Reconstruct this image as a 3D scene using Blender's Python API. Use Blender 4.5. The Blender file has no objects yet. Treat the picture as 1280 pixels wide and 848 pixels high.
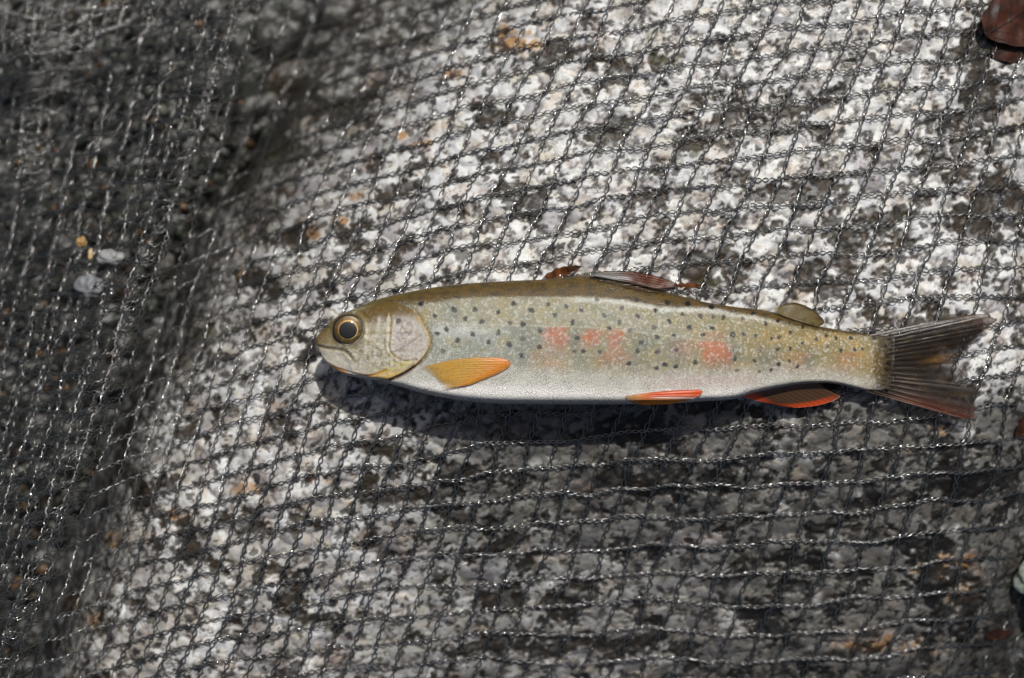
import bpy, math, random
import numpy as np
random.seed(7); rng = np.random.default_rng(11)

# ------------------------------------------------------------------ camera, sky, sun, exposure
S = 0.000212            # metres per photo pixel at the fish
D = 0.46                # camera height above the rock crest
scn = bpy.context.scene
cam_d = bpy.data.cameras.new('camera'); cam = bpy.data.objects.new('camera', cam_d)
scn.collection.objects.link(cam); scn.camera = cam
cam.location = (0, 0, D); cam.rotation_euler = (0, 0, 0)
cam_d.sensor_width = 36.0
cam_d.lens = 36.0 * D / (1280 * S)
cam_d.clip_start = 0.01; cam_d.clip_end = 50
cam_d.dof.use_dof = True; cam_d.dof.focus_distance = D - 0.009
cam_d.dof.aperture_fstop = cam_d.lens / 8.2
cam_d.dof.aperture_blades = 0

SUN_AZ, SUN_EL = math.radians(13), math.radians(59)      # azimuth clockwise from +Y (picture up)
w = bpy.data.worlds.new('World'); scn.world = w; w.use_nodes = True
nt = w.node_tree; bg = nt.nodes['Background']
sky = nt.nodes.new('ShaderNodeTexSky'); sky.sky_type = 'NISHITA'; sky.sun_disc = False
sky.dust_density = 4.0; sky.air_density = .8; sky.ozone_density = .0; sky.sun_elevation = SUN_EL; sky.sun_rotation = SUN_AZ
nt.links.new(sky.outputs[0], bg.inputs[0]); bg.inputs[1].default_value = 0.07
sd = bpy.data.lights.new('sun', 'SUN'); sd.energy = 4.2; sd.angle = math.radians(0.53); sd.color = (1.0, 0.965, 0.91)
sun = bpy.data.objects.new('sun', sd); scn.collection.objects.link(sun)
sun.rotation_euler = (math.pi/2 - SUN_EL, 0, math.pi - SUN_AZ)
sun.location = (0.2, 0.6, 0.6)
vs = scn.view_settings; vs.view_transform = 'Standard'; vs.look = 'None'; vs.exposure = -0.36; vs.gamma = 1.0
vs.use_curve_mapping = False

COL = scn.collection
# ------------------------------------------------------------------ numeric helpers
def _h(ix, iy, k):
    n = (ix.astype(np.int64)*374761393 + iy.astype(np.int64)*668265263 + k*974634777) & 0xffffffff
    n = ((n ^ (n >> 13))*1274126177) & 0xffffffff
    n = ((n ^ (n >> 16))*2246822519) & 0xffffffff
    return ((n ^ (n >> 15)) & 0xffffff)/float(0xffffff)
def noise(x, y, k=0):
    x = np.asarray(x, float); y = np.asarray(y, float)
    ix, iy = np.floor(x), np.floor(y); fx, fy = x-ix, y-iy
    u, v = fx*fx*fx*(fx*(fx*6-15)+10), fy*fy*fy*(fy*(fy*6-15)+10)
    def g(dx, dy):
        a = _h(ix+dx, iy+dy, k)*2*np.pi
        return np.cos(a)*(fx-dx) + np.sin(a)*(fy-dy)
    return 1.5*((g(0,0)*(1-u)+g(1,0)*u)*(1-v) + (g(0,1)*(1-u)+g(1,1)*u)*v)
def fbm(x, y, k=0, o=4, gain=.5):
    r, a = 0, 1.0
    for i in range(o):
        r = r + a*noise(x*2**i+i*17.3, y*2**i-i*9.1, k+i); a *= gain
    return r
def worley(x, y, k=0, jit=1.0):
    ix, iy = np.floor(x), np.floor(y)
    f1 = np.full(x.shape, 9.); f2 = f1.copy(); idx = np.zeros(x.shape)
    for dx in (-1, 0, 1):
        for dy in (-1, 0, 1):
            cx, cy = ix+dx, iy+dy
            px = cx + .5 + jit*(_h(cx, cy, k)-.5); py = cy + .5 + jit*(_h(cx, cy, k+1)-.5)
            d = np.hypot(x-px, y-py); idv = _h(cx, cy, k+2)
            c = d < f1
            f2 = np.where(c, f1, np.minimum(f2, d)); idx = np.where(c, idv, idx); f1 = np.where(c, d, f1)
    return f1, f2, idx
def sst(a, b, x):
    t = np.clip((np.asarray(x, float)-a)/(b-a), 0, 1); return t*t*(3-2*t)
def lerp(a, b, t): return a + (b-a)*t
def srgb(r, g, b):
    f = lambda c: (c/255/12.92) if c/255 <= .04045 else ((c/255+.055)/1.055)**2.4
    return np.array([f(r), f(g), f(b)])
def mix3(c, col, m):                                     # c (...,3), m (...)
    return c + (np.asarray(col)-c)*np.asarray(m)[..., None]
def poly_dist(x, y, pts):                                # distance to a polyline
    d = np.full(np.shape(x), 1e9)
    for (x0, y0), (x1, y1) in zip(pts[:-1], pts[1:]):
        L2 = (x1-x0)**2 + (y1-y0)**2
        t = np.clip(((x-x0)*(x1-x0)+(y-y0)*(y1-y0))/L2, 0, 1)
        d = np.minimum(d, np.hypot(x-x0-t*(x1-x0), y-y0-t*(y1-y0)))
    return d
def inside(x, y, pts):
    r = np.zeros(np.shape(x), bool); n = len(pts)
    for i in range(n):
        (x0, y0), (x1, y1) = pts[i], pts[(i+1) % n]
        if y0 == y1: continue
        r ^= ((y0 > y) != (y1 > y)) & (x < (x1-x0)*(y-y0)/(y1-y0)+x0)
    return r
def smooth_curve(pts, n):                                # Catmull-Rom by chord length
    p = np.array(pts, float); q = np.vstack([2*p[0]-p[1], p, 2*p[-1]-p[-2]])
    L = np.r_[0, np.cumsum(np.linalg.norm(np.diff(p, axis=0), axis=1))]
    s = np.linspace(0, L[-1], n); i = np.clip(np.searchsorted(L, s, 'right')-1, 0, len(p)-2)
    t = ((s-L[i])/(L[i+1]-L[i]))[:, None]
    a, b, c, d = q[i], q[i+1], q[i+2], q[i+3]
    return .5*(2*b+(c-a)*t+(2*a-5*b+4*c-d)*t**2+(3*b-a-3*c+d)*t**3)
def pch(xs, ys, x):                                      # monotone-ish smooth interpolation
    xs = np.array(xs, float); ys = np.array(ys, float)
    m = np.gradient(ys, xs); dl = np.diff(ys)/np.diff(xs)
    for i in range(len(dl)):
        if dl[i] == 0: m[i] = m[i+1] = 0
        else:
            for j in (i, i+1): m[j] = np.sign(dl[i])*min(abs(m[j]), 3*abs(dl[i])) if m[j]*dl[i] > 0 else 0
    i = np.clip(np.searchsorted(xs, x, 'right')-1, 0, len(xs)-2)
    hh = xs[i+1]-xs[i]; t = np.clip((x-xs[i])/hh, 0, 1)
    return (2*t**3-3*t**2+1)*ys[i]+(t**3-2*t**2+t)*hh*m[i]+(-2*t**3+3*t**2)*ys[i+1]+(t**3-t**2)*hh*m[i+1]
def world(px, py, z):                                    # pixel direction + height (m) -> position
    k = S*(D-np.asarray(z))/D
    return (np.asarray(px)-640)*k, (424-np.asarray(py))*k

# ------------------------------------------------------------------ mesh helpers
def mesh_np(name, V, F, mat, parent=None, attrs=None, uv=None, smooth=True):
    """V (n,3), F (m,4) or (m,3) integer arrays"""
    V = np.asarray(V, np.float32); F = np.asarray(F, np.int32); k = F.shape[1]
    me = bpy.data.meshes.new(name)
    me.vertices.add(len(V)); me.vertices.foreach_set('co', V.ravel())
    me.loops.add(F.size); me.loops.foreach_set('vertex_index', F.ravel())
    me.polygons.add(len(F)); me.polygons.foreach_set('loop_start', np.arange(0, F.size, k, dtype=np.int32))
    me.polygons.foreach_set('loop_total', np.full(len(F), k, np.int32))
    me.polygons.foreach_set('use_smooth', np.full(len(F), smooth))
    for n, a in (attrs or {}).items():
        a = np.asarray(a, np.float32)
        if a.ndim == 2:
            at = me.attributes.new(n, 'FLOAT_COLOR', 'POINT')
            at.data.foreach_set('color', np.c_[a, np.ones(len(a), np.float32)].astype(np.float32).ravel())
        else:
            at = me.attributes.new(n, 'FLOAT', 'POINT'); at.data.foreach_set('value', a)
    if uv is not None:
        ul = me.uv_layers.new(name='UVMap'); ul.data.foreach_set('uv', np.asarray(uv, np.float32)[F.ravel()].ravel())
    me.update(); me.validate()
    o = bpy.data.objects.new(name, me); COL.objects.link(o)
    me.materials.append(mat)
    if parent is not None:
        o.parent = parent; o.matrix_parent_inverse.identity()
        o.location = -parent.location
    return o
def grid_faces(nu, nv, wrap=False):
    i = np.arange(nu-1)[:, None]; j = np.arange(nv if wrap else nv-1)[None, :]
    j2 = (j+1) % nv
    return np.stack([i*nv+j+0*j2, (i+1)*nv+j, (i+1)*nv+j2, i*nv+j2], -1).reshape(-1, 4)
def empty(name, loc, label, cat, group=None):
    o = bpy.data.objects.new(name, None); COL.objects.link(o); o.location = loc; o.empty_display_size = .02
    o['label'] = label; o['category'] = cat
    if group: o['group'] = group
    return o
def tag(o, label, cat, group=None):
    o['label'] = label; o['category'] = cat
    if group: o['group'] = group
    return o

# ------------------------------------------------------------------ material helpers
def new_mat(name):
    m = bpy.data.materials.new(name); m.use_nodes = True
    return m, m.node_tree, m.node_tree.nodes['Principled BSDF']
def N(t, kind, **kw):
    n = t.nodes.new(kind)
    for k, v in kw.items():
        if k.startswith('_'): n.inputs[k[1:].replace('_', ' ')].default_value = v
        else: setattr(n, k, v)
    return n
def attr(t, name): return N(t, 'ShaderNodeAttribute', attribute_name=name)
def math_(t, op, a, b=None, clamp=False):
    n = N(t, 'ShaderNodeMath', operation=op, use_clamp=clamp)
    for i, v in enumerate((a, b)):
        if v is None: continue
        if isinstance(v, (int, float)): n.inputs[i].default_value = v
        else: t.links.new(v, n.inputs[i])
    return n.outputs[0]
def mixc(t, fac, a, b, mode='MIX'):
    n = N(t, 'ShaderNodeMix', data_type='RGBA', blend_type=mode)
    for s, v in ((n.inputs[0], fac), (n.inputs[6], a), (n.inputs[7], b)):
        if isinstance(v, (int, float)): s.default_value = v
        elif isinstance(v, (tuple, list, np.ndarray)): s.default_value = (*v[:3], 1)
        else: t.links.new(v, s)
    return n.outputs[2]
def ramp(t, fac, stops):
    n = N(t, 'ShaderNodeValToRGB'); e = n.color_ramp.elements
    while len(e) < len(stops): e.new(.5)
    for el, (p, c) in zip(e, stops):
        el.position = p; el.color = (*c, 1) if not isinstance(c, (int, float)) else (c, c, c, 1)
    t.links.new(fac, n.inputs[0]); return n.outputs[0]

# ================================================================== ROCK
FLOOR = -0.085
def rock_macro(x, y):
    """boulder height in mm from x, y in mm: a crest under the fish that rolls off on all sides"""
    h = 0
    t = np.maximum(0, -y-6); h = h - (.24+.18*sst(-90, 10, x))*(np.sqrt(t*t+18**2)-18)     # away, picture-down
    t = np.maximum(0, y-22); h = h - .16*(np.sqrt(t*t+25**2)-25)                            # toward the sun
    d = -.80*x+.60*y; t = np.maximum(0, d-4); h = h - .0076*t*t                            # roll to the upper left
    d1 = -.94*x+.33*y+5*noise(x/40, y/40, 40); t = np.maximum(0, d1-80+.04*np.maximum(0, -y)); h = h - 2.6*(np.sqrt(t*t+30**2)-30)
    t = np.maximum(0, x-112); h = h - .012*t*t
    h = h + 2.2*noise(x/60, y/60, 3) + 1.0*noise(x/24, y/24, 5)
    return h
fishzone = lambda x, y: np.exp(-((y+0)/26)**2)
xs = np.arange(-158, 158.1, .36); ys = np.arange(-112, 122.1, .36)
X, Y = np.meshgrid(xs, ys, indexing='ij')
H0 = rock_macro(X, Y)
PX, PY = X/(S*1000)+640, 424-Y/(S*1000)                  # nominal pixel, for placing stains
# crystals
wx = X+1.3*noise(X/4, Y/4, 21)+.5*noise(X/1.3, Y/1.3, 22); wy = Y+1.3*noise(X/4, Y/4, 23)+.5*noise(X/1.3, Y/1.3, 24)
f1, f2, cid = worley(wx/6.2, wy/5.2, 50)
g1, g2, gid = worley(wx/1.9+7, wy/1.7, 60)
edge = f2-f1; gedge = g2-g1
# dark mica / lichen patches placed where the photograph has them
patch = [(955,150,95,26),(1030,120,60,16),(880,185,50,22),(885,330,60,26),(1075,300,60,30),(1050,345,90,16),(1220,165,60,60),
 (1240,260,60,50),(1180,235,60,20),(830,72,30,14),(770,85,45,18),(740,160,35,14),(690,60,40,16),(380,430,50,22),(330,60,60,40),(290,130,60,50),
 (250,190,60,40),(330,290,40,16),(300,345,40,16),(420,110,50,25),(545,650,60,22),(580,600,90,20),(690,770,120,26),(760,830,140,20),
 (205,545,40,18),(350,735,50,26),(240,690,50,30),(100,530,50,50),(480,620,40,18),(900,480,160,30),(780,540,90,18),(1000,700,90,20),
 (1180,700,70,24),(1220,780,70,40),(1000,785,90,24),(420,300,40,12),(520,240,40,14),(640,250,40,12),(980,240,60,14),(1150,420,110,30),
 (860,600,120,24),(1120,620,60,20),(1230,600,60,40),(640,690,60,16),(160,640,40,20),(440,540,30,12),(620,130,40,14),(1230,60,50,40),(820,250,30,12)]
dm = np.zeros_like(X)
QX = PX+26*fbm(X/9, Y/9, 27, 3); QY = PY+22*fbm(X/9, Y/9, 28, 3)
for cx, cy, rx, ry in patch:
    dm = np.maximum(dm, np.exp(-(((QX-cx)/(rx*.8))**2+((QY-cy)/(ry*1.25))**2)*1.1))
nz = fbm(X/11, Y/9, 31, 5, .60)
dark = sst(.32, .45, dm*.66+.52*nz+.10*(cid-.5)+.20*noise(X/1.6, Y/1.6, 33)+.06)
specks = sst(.25, .46, fbm(X/3.8, Y/3.0, 35, 4, .66)+.16*nz)*.95
specks2 = (gid > .90)*sst(.04, .2, gedge)
rust = np.zeros_like(X)
for cx, cy, rx, ry in [(655,45,35,16),(640,30,30,20),(1110,825,55,16),(1205,720,60,24),(1170,830,50,14),(395,600,20,10),(415,270,22,10),(370,285,26,12),
   (25,790,30,22),(85,800,20,14),(280,340,18,10),(490,155,18,8),(520,170,18,10),(560,75,22,10),(330,225,18,8),(210,650,24,14),(100,690,28,16),(1230,760,30,24),
   (430,235,16,8),(300,615,24,12),(1180,540,20,10)]:
    rust = np.maximum(rust, np.exp(-(((PX-cx)/rx)**2+((PY-cy)/ry)**2)))
rust = sst(.35, .75, rust*.9+.35*fbm(X/4, Y/4, 37, 3)) + .3*sst(.42, .66, fbm(X/9, Y/7, 38, 4, .62))
rust = np.clip(rust, 0, 1)
moss = np.zeros_like(X)
for cx, cy, rx, ry in [(835,72,22,10),(870,190,10,14),(320,165,55,30),(250,200,40,24),(230,420,40,20),(890,352,22,10),(400,95,20,10)]:
    moss = np.maximum(moss, np.exp(-(((PX-cx)/rx)**2+((PY-cy)/ry)**2)))
moss = sst(.45, .8, moss+.35*fbm(X/3, Y/3, 39, 3))
# relief
H = H0 + .32*sst(0, .4, edge) + .10*(cid-.5) + .07*np.minimum(gedge, .3)/.3
H += .75*noise(X/6, Y/5, 41) + .22*fbm(X/2.4, Y/2.2, 42, 2) + .04*fbm(X/.9, Y/.9, 44, 2) - .6*dark - .15*specks
# pigment
white = srgb(228, 230, 229); C = np.broadcast_to(white, X.shape+(3,)).copy()
C = mix3(C, srgb(196, 199, 204), (cid > .35)*.8*sst(-.3,.3,noise(X/3,Y/3,46)))
C = mix3(C, srgb(202, 197, 186), ((cid > .74) & (cid < .86))*.6)
C = mix3(C, srgb(160, 158, 162), (cid > .88)*.8)
C = mix3(C, srgb(150, 146, 146), ((gid > .60) & (gid < .70))*.35)
C = mix3(C, srgb(206, 196, 170), ((gid > .2) & (gid < .3))*.4)
C = mix3(C, srgb(96, 82, 74), (1-sst(.0, .20, edge))*.8*sst(-.5, .2, noise(X/6, Y/6, 47)))
C = mix3(C, srgb(110, 96, 88), (1-sst(.0, .10, gedge))*.12)
C = mix3(C, srgb(182, 132, 62), rust*.85*sst(.05, .4, edge+.2*gid))
C = mix3(C, srgb(116, 70, 40), rust*specks*.8)
C = mix3(C, srgb(56, 50, 44), specks*.85)
C = mix3(C, srgb(44, 40, 42), specks2*.9)
C = mix3(C, lerp(srgb(34, 32, 28), srgb(58, 48, 34), sst(.3, .7, gid)[..., None]), dark*(.78+.2*(gid > .3)))
C = mix3(C, srgb(62, 60, 28), moss*.8)
algae_shade = sst(-12, -50, H0+6*fbm(X/12, Y/12, 49, 3))            # shade of the falling side painted in, in algae tones
C = mix3(C, srgb(46, 44, 38), algae_shade*np.clip(.72-.5*noise(X/3, Y/3, 58), .25, .95))
soak_shade = np.clip(sst(400, 640, PX+.2*(PY-560))*sst(455, 520, PY)*(1-.45*sst(640, 760, PY)*sst(1000, 700, PX)), 0, 1)*sst(-.6, .15, fbm(X/16, Y/12, 55, 4, .6)+.52)   # wet stain, with the shade below the fish painted in
C = mix3(C, C*np.array([.17, .163, .148]), soak_shade*.95*(1-.6*rust))
grime_shade = np.clip(sst(620, 260, PX)+.7*sst(520, 680, PY), 0, 1)*sst(-.35, .45, fbm(X/13, Y/10, 57, 5, .65)+.12)*(1-soak_shade)    # brown-grey film, plus shade painted in towards left and bottom
C = mix3(C, C*np.array([.50, .475, .45]), grime_shade*.85)
# wetness: the upper right and the lower right shine
wet = np.clip(sst(560, 900, PX)*sst(420, 60, PY)*1.1 + .55*sst(560, 820, PX)*sst(470, 560, PY), 0, 1)
wet = np.clip(wet*sst(-.5, .25, fbm(X/14, Y/9, 48, 3)), 0, 1)
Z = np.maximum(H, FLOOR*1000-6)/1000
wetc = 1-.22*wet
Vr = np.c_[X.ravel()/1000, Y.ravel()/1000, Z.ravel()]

m, t, b = new_mat('granite')
ca = attr(t, 'pigment'); wa = attr(t, 'wet')
tc = N(t, 'ShaderNodeTexCoord')
n1 = N(t, 'ShaderNodeTexNoise', _Scale=1500.0, _Detail=5.0, _Roughness=.7); t.links.new(tc.outputs['Object'], n1.inputs['Vector'])
n2 = N(t, 'ShaderNodeTexVoronoi', _Scale=2200.0); t.links.new(tc.outputs['Object'], n2.inputs['Vector'])
n3 = N(t, 'ShaderNodeTexNoise', _Scale=420.0, _Detail=6.0, _Roughness=.65); t.links.new(tc.outputs['Object'], n3.inputs['Vector'])
c1 = mixc(t, 1.0, ca.outputs['Color'], ramp(t, n1.outputs[0], [(.28, .62), (.45, .96), (.7, 1.0)]), 'MULTIPLY')
c2 = mixc(t, 1.0, c1, ramp(t, n3.outputs[0], [(.30, (.42,.38,.35)), (.40, (.9,.89,.88)), (.6, (1,1,1))]), 'MULTIPLY')
t.links.new(c2, b.inputs['Base Color'])
t.links.new(math_(t, 'SUBTRACT', .62, math_(t, 'MULTIPLY', wa.outputs['Fac'], .40)), b.inputs['Roughness'])
t.links.new(math_(t, 'MULTIPLY', wa.outputs['Fac'], .9), b.inputs['Coat Weight']); b.inputs['Coat Roughness'].default_value = .09
bp = N(t, 'ShaderNodeBump', _Strength=.4, _Distance=.00025)
hs = math_(t, 'ADD', n1.outputs[0], math_(t, 'MULTIPLY', n2.outputs['Distance'], .35))
t.links.new(math_(t, 'ADD', hs, math_(t, 'MULTIPLY', n3.outputs[0], .9)), bp.inputs['Height'])
t.links.new(bp.outputs[0], b.inputs['Normal'])
bpc = N(t, 'ShaderNodeBump', _Strength=1.0, _Distance=.0005); t.links.new(n1.outputs[0], bpc.inputs['Height']); t.links.new(bpc.outputs[0], b.inputs['Coat Normal'])
GRANITE = m
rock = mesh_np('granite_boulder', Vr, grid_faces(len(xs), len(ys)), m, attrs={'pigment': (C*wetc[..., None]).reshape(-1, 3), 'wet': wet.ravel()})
rock['kind'] = 'structure'

def rock_z(px, py):
    """smooth boulder height (m) under a pixel, following the sight line down to the surface"""
    z = np.zeros(np.shape(px))
    for _ in range(12):
        x, y = world(px, py, z); z = .5*z + .5*np.maximum(rock_macro(x*1000, y*1000), FLOOR*1000)/1000
    return z

# ================================================================== RIVERBED
xs2 = np.arange(-300, 220.1, 2.0); ys2 = np.arange(-220, 260.1, 2.0)
X2, Y2 = np.meshgrid(xs2, ys2, indexing='ij')
q1, q2, qid = worley(X2/13+.3*noise(X2/9, Y2/9, 71), Y2/11, 70)
Z2 = FLOOR*1000 + 3*np.minimum(q2-q1, .4)/.4 + 3*noise(X2/50, Y2/50, 73)+(qid-.5)*2
C2 = np.broadcast_to(srgb(58, 60, 53), X2.shape+(3,)).copy()
C2 = mix3(C2, srgb(58, 56, 52), (qid > .7)*.8); C2 = mix3(C2, srgb(70, 54, 36), (qid < .08)*.8)
C2 = mix3(C2, srgb(26, 24, 22), 1-sst(0, .2, q2-q1))
m, t, b = new_mat('wet_riverbed'); ca = attr(t, 'pigment')
tc = N(t, 'ShaderNodeTexCoord'); n1 = N(t, 'ShaderNodeTexNoise', _Scale=400.0, _Detail=6.0); t.links.new(tc.outputs['Object'], n1.inputs['Vector'])
t.links.new(mixc(t, 1.0, ca.outputs['Color'], ramp(t, n1.outputs[0], [(.3, .3), (.65, 1.0)]), 'MULTIPLY'), b.inputs['Base Color'])
b.inputs['Roughness'].default_value = .4
bp = N(t, 'ShaderNodeBump', _Strength=.6, _Distance=.001); t.links.new(n1.outputs[0], bp.inputs['Height']); t.links.new(bp.outputs[0], b.inputs['Normal'])
bed = mesh_np('riverbed', np.c_[X2.ravel()/1000, Y2.ravel()/1000, Z2.ravel()/1000], grid_faces(len(xs2), len(ys2)), m, attrs={'pigment': C2.reshape(-1, 3)})
bed['kind'] = 'structure'
# loose gravel beside the boulder
def stone_verts(r, seed, nu=7, nv=10, flat=.6):
    th = np.linspace(0, np.pi, nu)[:, None]; ph = (np.arange(nv)*2*np.pi/nv)[None, :]
    x = np.sin(th)*np.cos(ph); y = np.sin(th)*np.sin(ph); z = np.cos(th)+0*ph
    d = 1+.35*noise(x*1.4+seed*3.1, y*1.4+z*1.7, 5)+.12*noise(x*3+seed, z*3+y*2, 9)
    return np.stack([x*d*r, y*d*r*.8, z*d*r*flat], -1).reshape(-1, 3)
gm, t, b = new_mat('gravel'); ca = attr(t, 'pigment'); t.links.new(ca.outputs['Color'], b.inputs['Base Color']); b.inputs['Roughness'].default_value = .35
Vs, Fs, Cs, off = [], [], [], 0
gf = grid_faces(7, 10, True)
for i in range(2600):
    px, py = rng.uniform(-160, 330), rng.uniform(-160, 900)
    x, y = world(px, py, FLOOR); xm, ym = x*1000, y*1000
    if rock_macro(xm, ym) > FLOOR*1000-2: continue
    r = rng.choice([.0010, .0016, .0024, .004], p=[.5, .38, .12, .0])
    v = stone_verts(r, i); a = rng.uniform(0, 6.28); v = np.c_[v[:, 0]*np.cos(a)-v[:, 1]*np.sin(a), v[:, 0]*np.sin(a)+v[:, 1]*np.cos(a), v[:, 2]]
    Vs.append(v+np.array([x, y, FLOOR+.003+r*.3])); Fs.append(gf+off); off += len(v)
    c = [srgb(54, 56, 49), srgb(42, 43, 38), srgb(92, 93, 85), srgb(84, 62, 38), srgb(30, 29, 29)][rng.choice(5, p=[.35, .25, .10, .08, .22])]
    Cs.append(np.tile(c*rng.uniform(.9, 1.6), (len(v), 1)))
gravel = mesh_np('gravel', np.vstack(Vs), np.vstack(Fs), gm, attrs={'pigment': np.vstack(Cs)}); gravel['kind'] = 'stuff'
gravel['label'] = 'dark wet gravel of the stream bed beside the boulder'

# ================================================================== LANDING NET
# grid fitted to directions and spacings seen in the photo: x, y, row slope, row pitch, column lean, column pitch
G = [(1000,180,-.13,32,.47,34),(1200,80,-.13,31,.32,34),(760,60,-.16,31,.48,33),(600,170,-.22,30,.46,32),(800,280,-.15,32,.44,34),(1000,330,-.12,33,.4,36),(1220,330,-.12,33,.3,38),
     (1220,500,-.1,35,.3,41),(1000,630,-.09,36,.35,43),(1200,750,-.04,35.5,.42,43),(1000,800,-.02,35.5,.42,43),(800,560,-.03,35,.42,38),(600,630,-.06,34,.45,34),(700,800,-.02,34.5,.42,38),
     (450,550,-.13,32,.45,31),(450,800,-.08,32,.4,32),(300,670,-.14,30,.45,30),(130,740,-.33,28,.5,28),(250,450,-.40,28,.55,28),(420,330,-.32,28,.52,29),(300,250,-.44,25,.6,28),
     (400,100,-.40,26,.5,28),(560,30,-.28,28,.5,30),(200,100,-.42,25,.2,27),(100,480,-.45,27,-.1,30),(40,300,-.45,26,-.15,28),(60,60,-.45,25,-.15,27),(40,620,-.42,27,.1,28),(30,800,-.38,27,.35,28),(150,300,-.43,26,.2,28)]
G = np.array(G)
def basis(x, y):
    x = (x-640)/700; y = (y-424)/500
    return np.stack([x**i*y**j for i in range(5) for j in range(5-i) if i+j > 0], -1)
def dbasis(x, y):
    x = (x-640)/700; y = (y-424)/500; a, c = [], []
    for i in range(5):
        for j in range(5-i):
            if i+j == 0: continue
            a.append(i*x**max(i-1, 0)*y**j/700 if i else 0*x); c.append(j*x**i*y**max(j-1, 0)/500 if j else 0*x)
    return np.stack(a, -1), np.stack(c, -1)
bx_, by_ = dbasis(G[:, 0], G[:, 1]); A = np.vstack([bx_, by_])*30
reg = np.eye(A.shape[1])*.02
def fit(gx, gy): return np.linalg.lstsq(np.vstack([A, reg]), np.r_[gx*30, gy*30, np.zeros(A.shape[1])], rcond=None)[0]
cu = fit(1/G[:, 5], G[:, 4]/G[:, 5]); cv = fit(-G[:, 2]/G[:, 3], 1/G[:, 3])
def uf(x, y): return basis(x, y)@cu + .22*noise(x/90, y/110, 81) + .09*noise(x/33, y/33, 82)
def vf(x, y): return basis(x, y)@cv + .22*noise(x/110, y/90, 83) + .09*noise(x/33, y/33, 84)
def solve(fn, lo, hi, val):
    lo = np.array(lo, float); hi = np.array(hi, float)
    for _ in range(34):
        mid = .5*(lo+hi); c = fn(mid) < val; lo = np.where(c, mid, lo); hi = np.where(c, hi, mid)
    return .5*(lo+hi)
def net_z(px, py):
    """net rests on the rock crest and hangs free off the steep side"""
    z = rock_z(px, py)*1000
    x = (px-640)*S*1000; y = (424-py)*S*1000
    free = -.0040*np.maximum(0, -.72*x+.69*y-16)**2 - .25*np.maximum(0, -.94*x+.33*y-80) + 1.5
    s = sst(70, 100, -.94*x+.33*y)
    z = lerp(z, np.maximum(z, np.maximum(free, -60+10*noise(px/150, py/150, 98))), s)
    z = z + 1.3 + .55*np.clip(noise(px/120, py/90, 91), -.6, 1) + .2*noise(px/30, py/30, 92)
    return z/1000
nm, t, b = new_mat('net_cord')
tc = N(t, 'ShaderNodeTexCoord'); n1 = N(t, 'ShaderNodeTexNoise', _Scale=2500.0, _Detail=3.0); t.links.new(tc.outputs['Object'], n1.inputs['Vector'])
t.links.new(ramp(t, n1.outputs[0], [(.3, (.008, .0085, .007)), (.7, (.034, .036, .031))]), b.inputs['Base Color'])
b.inputs['Coat Weight'].default_value = 1.0; b.inputs['Coat Roughness'].default_value = .10; b.inputs['Coat IOR'].default_value = 2.2
b.inputs['Roughness'].default_value = .22; b.inputs['Specular IOR Level'].default_value = 1.0
bp = N(t, 'ShaderNodeBump', _Strength=.15, _Distance=.0001); t.links.new(n1.outputs[0], bp.inputs['Height']); t.links.new(bp.outputs[0], b.inputs['Normal'])
net = empty('landing_net', (0, 0, 0), 'dark knotless mesh of a landing net spread over the boulder', 'net')
SIDES = 4
def cord(px, py, zoff, link, amp, rad, phase, tight=False):
    """a braided strand: two threads weaving about each other along a pixel path laid on the net surface"""
    z = net_z(px, py)+zoff
    x, y = world(px, py, z); P = np.stack([x, y, z], -1)
    L = np.r_[0, np.cumsum(np.hypot(np.diff(px), np.diff(py)))]
    n = max(8, int(L[-1]/2.0)); s = np.linspace(0, L[-1], n)
    P = np.stack([np.interp(s, L, P[:, k]) for k in range(3)], -1)
    T = np.gradient(P, axis=0); T /= np.linalg.norm(T, axis=1)[:, None]+1e-12
    B = np.cross(np.array([0, 0, 1.0]), T); B /= np.linalg.norm(B, axis=1)[:, None]+1e-9
    U = np.cross(T, B)
    tg = np.interp(s, L, sst(380, 760, px)*sst(430, 620, py))*(1 if tight else .0)
    am = amp*S*(1-.25*tg)*(1+.35*noise(s/23, s*0+phase*7, 93)); rad = rad*(1+.15*tg); ph = np.pi*(s/link+.35*noise(s/40, s*0+phase*3, 94))+phase
    Vs, Fs = [], []
    for k in range(2):
        sg = 1 if k == 0 else -1
        o = (sg*am*np.sin(ph))[:, None]*B + (sg*.55*amp*S*(1-.5*tg)*np.cos(ph))[:, None]*U
        o += (.25*S*noise(s/6, s*0+k*5+phase, 95))[:, None]*B
        Q = P+o; tq = np.gradient(Q, axis=0); tq /= np.linalg.norm(tq, axis=1)[:, None]+1e-12
        bq = np.cross(U, tq); bq /= np.linalg.norm(bq, axis=1)[:, None]+1e-9; uq = np.cross(tq, bq)
        r = rad*S*(1+.2*noise(s/9, s*0+phase+k, 96))
        a = np.arange(SIDES)*2*np.pi/SIDES+.4
        ring = Q[:, None]+(r[:, None]*np.cos(a))[..., None]*bq[:, None]+(r[:, None]*np.sin(a))[..., None]*uq[:, None]
        Vs.append(ring.reshape(-1, 3)); Fs.append(grid_faces(n, SIDES, True)+k*n*SIDES)
    mesh_np('mesh_cord', np.vstack(Vs), np.vstack(Fs), nm, net)
xr = np.arange(-70, 1351, 5.0); yr = np.arange(-60, 911, 5.0)
tests = np.array([(x, y) for x in (-40, 300, 640, 1000, 1320) for y in (-40, 200, 424, 650, 890)], float)
vv = vf(tests[:, 0], tests[:, 1]); uu = uf(tests[:, 0], tests[:, 1])
def keep_runs(mask):
    e = np.flatnonzero(np.diff(np.r_[0, mask.astype(int), 0])); return list(zip(e[::2], e[1::2]))
k = 0
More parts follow.
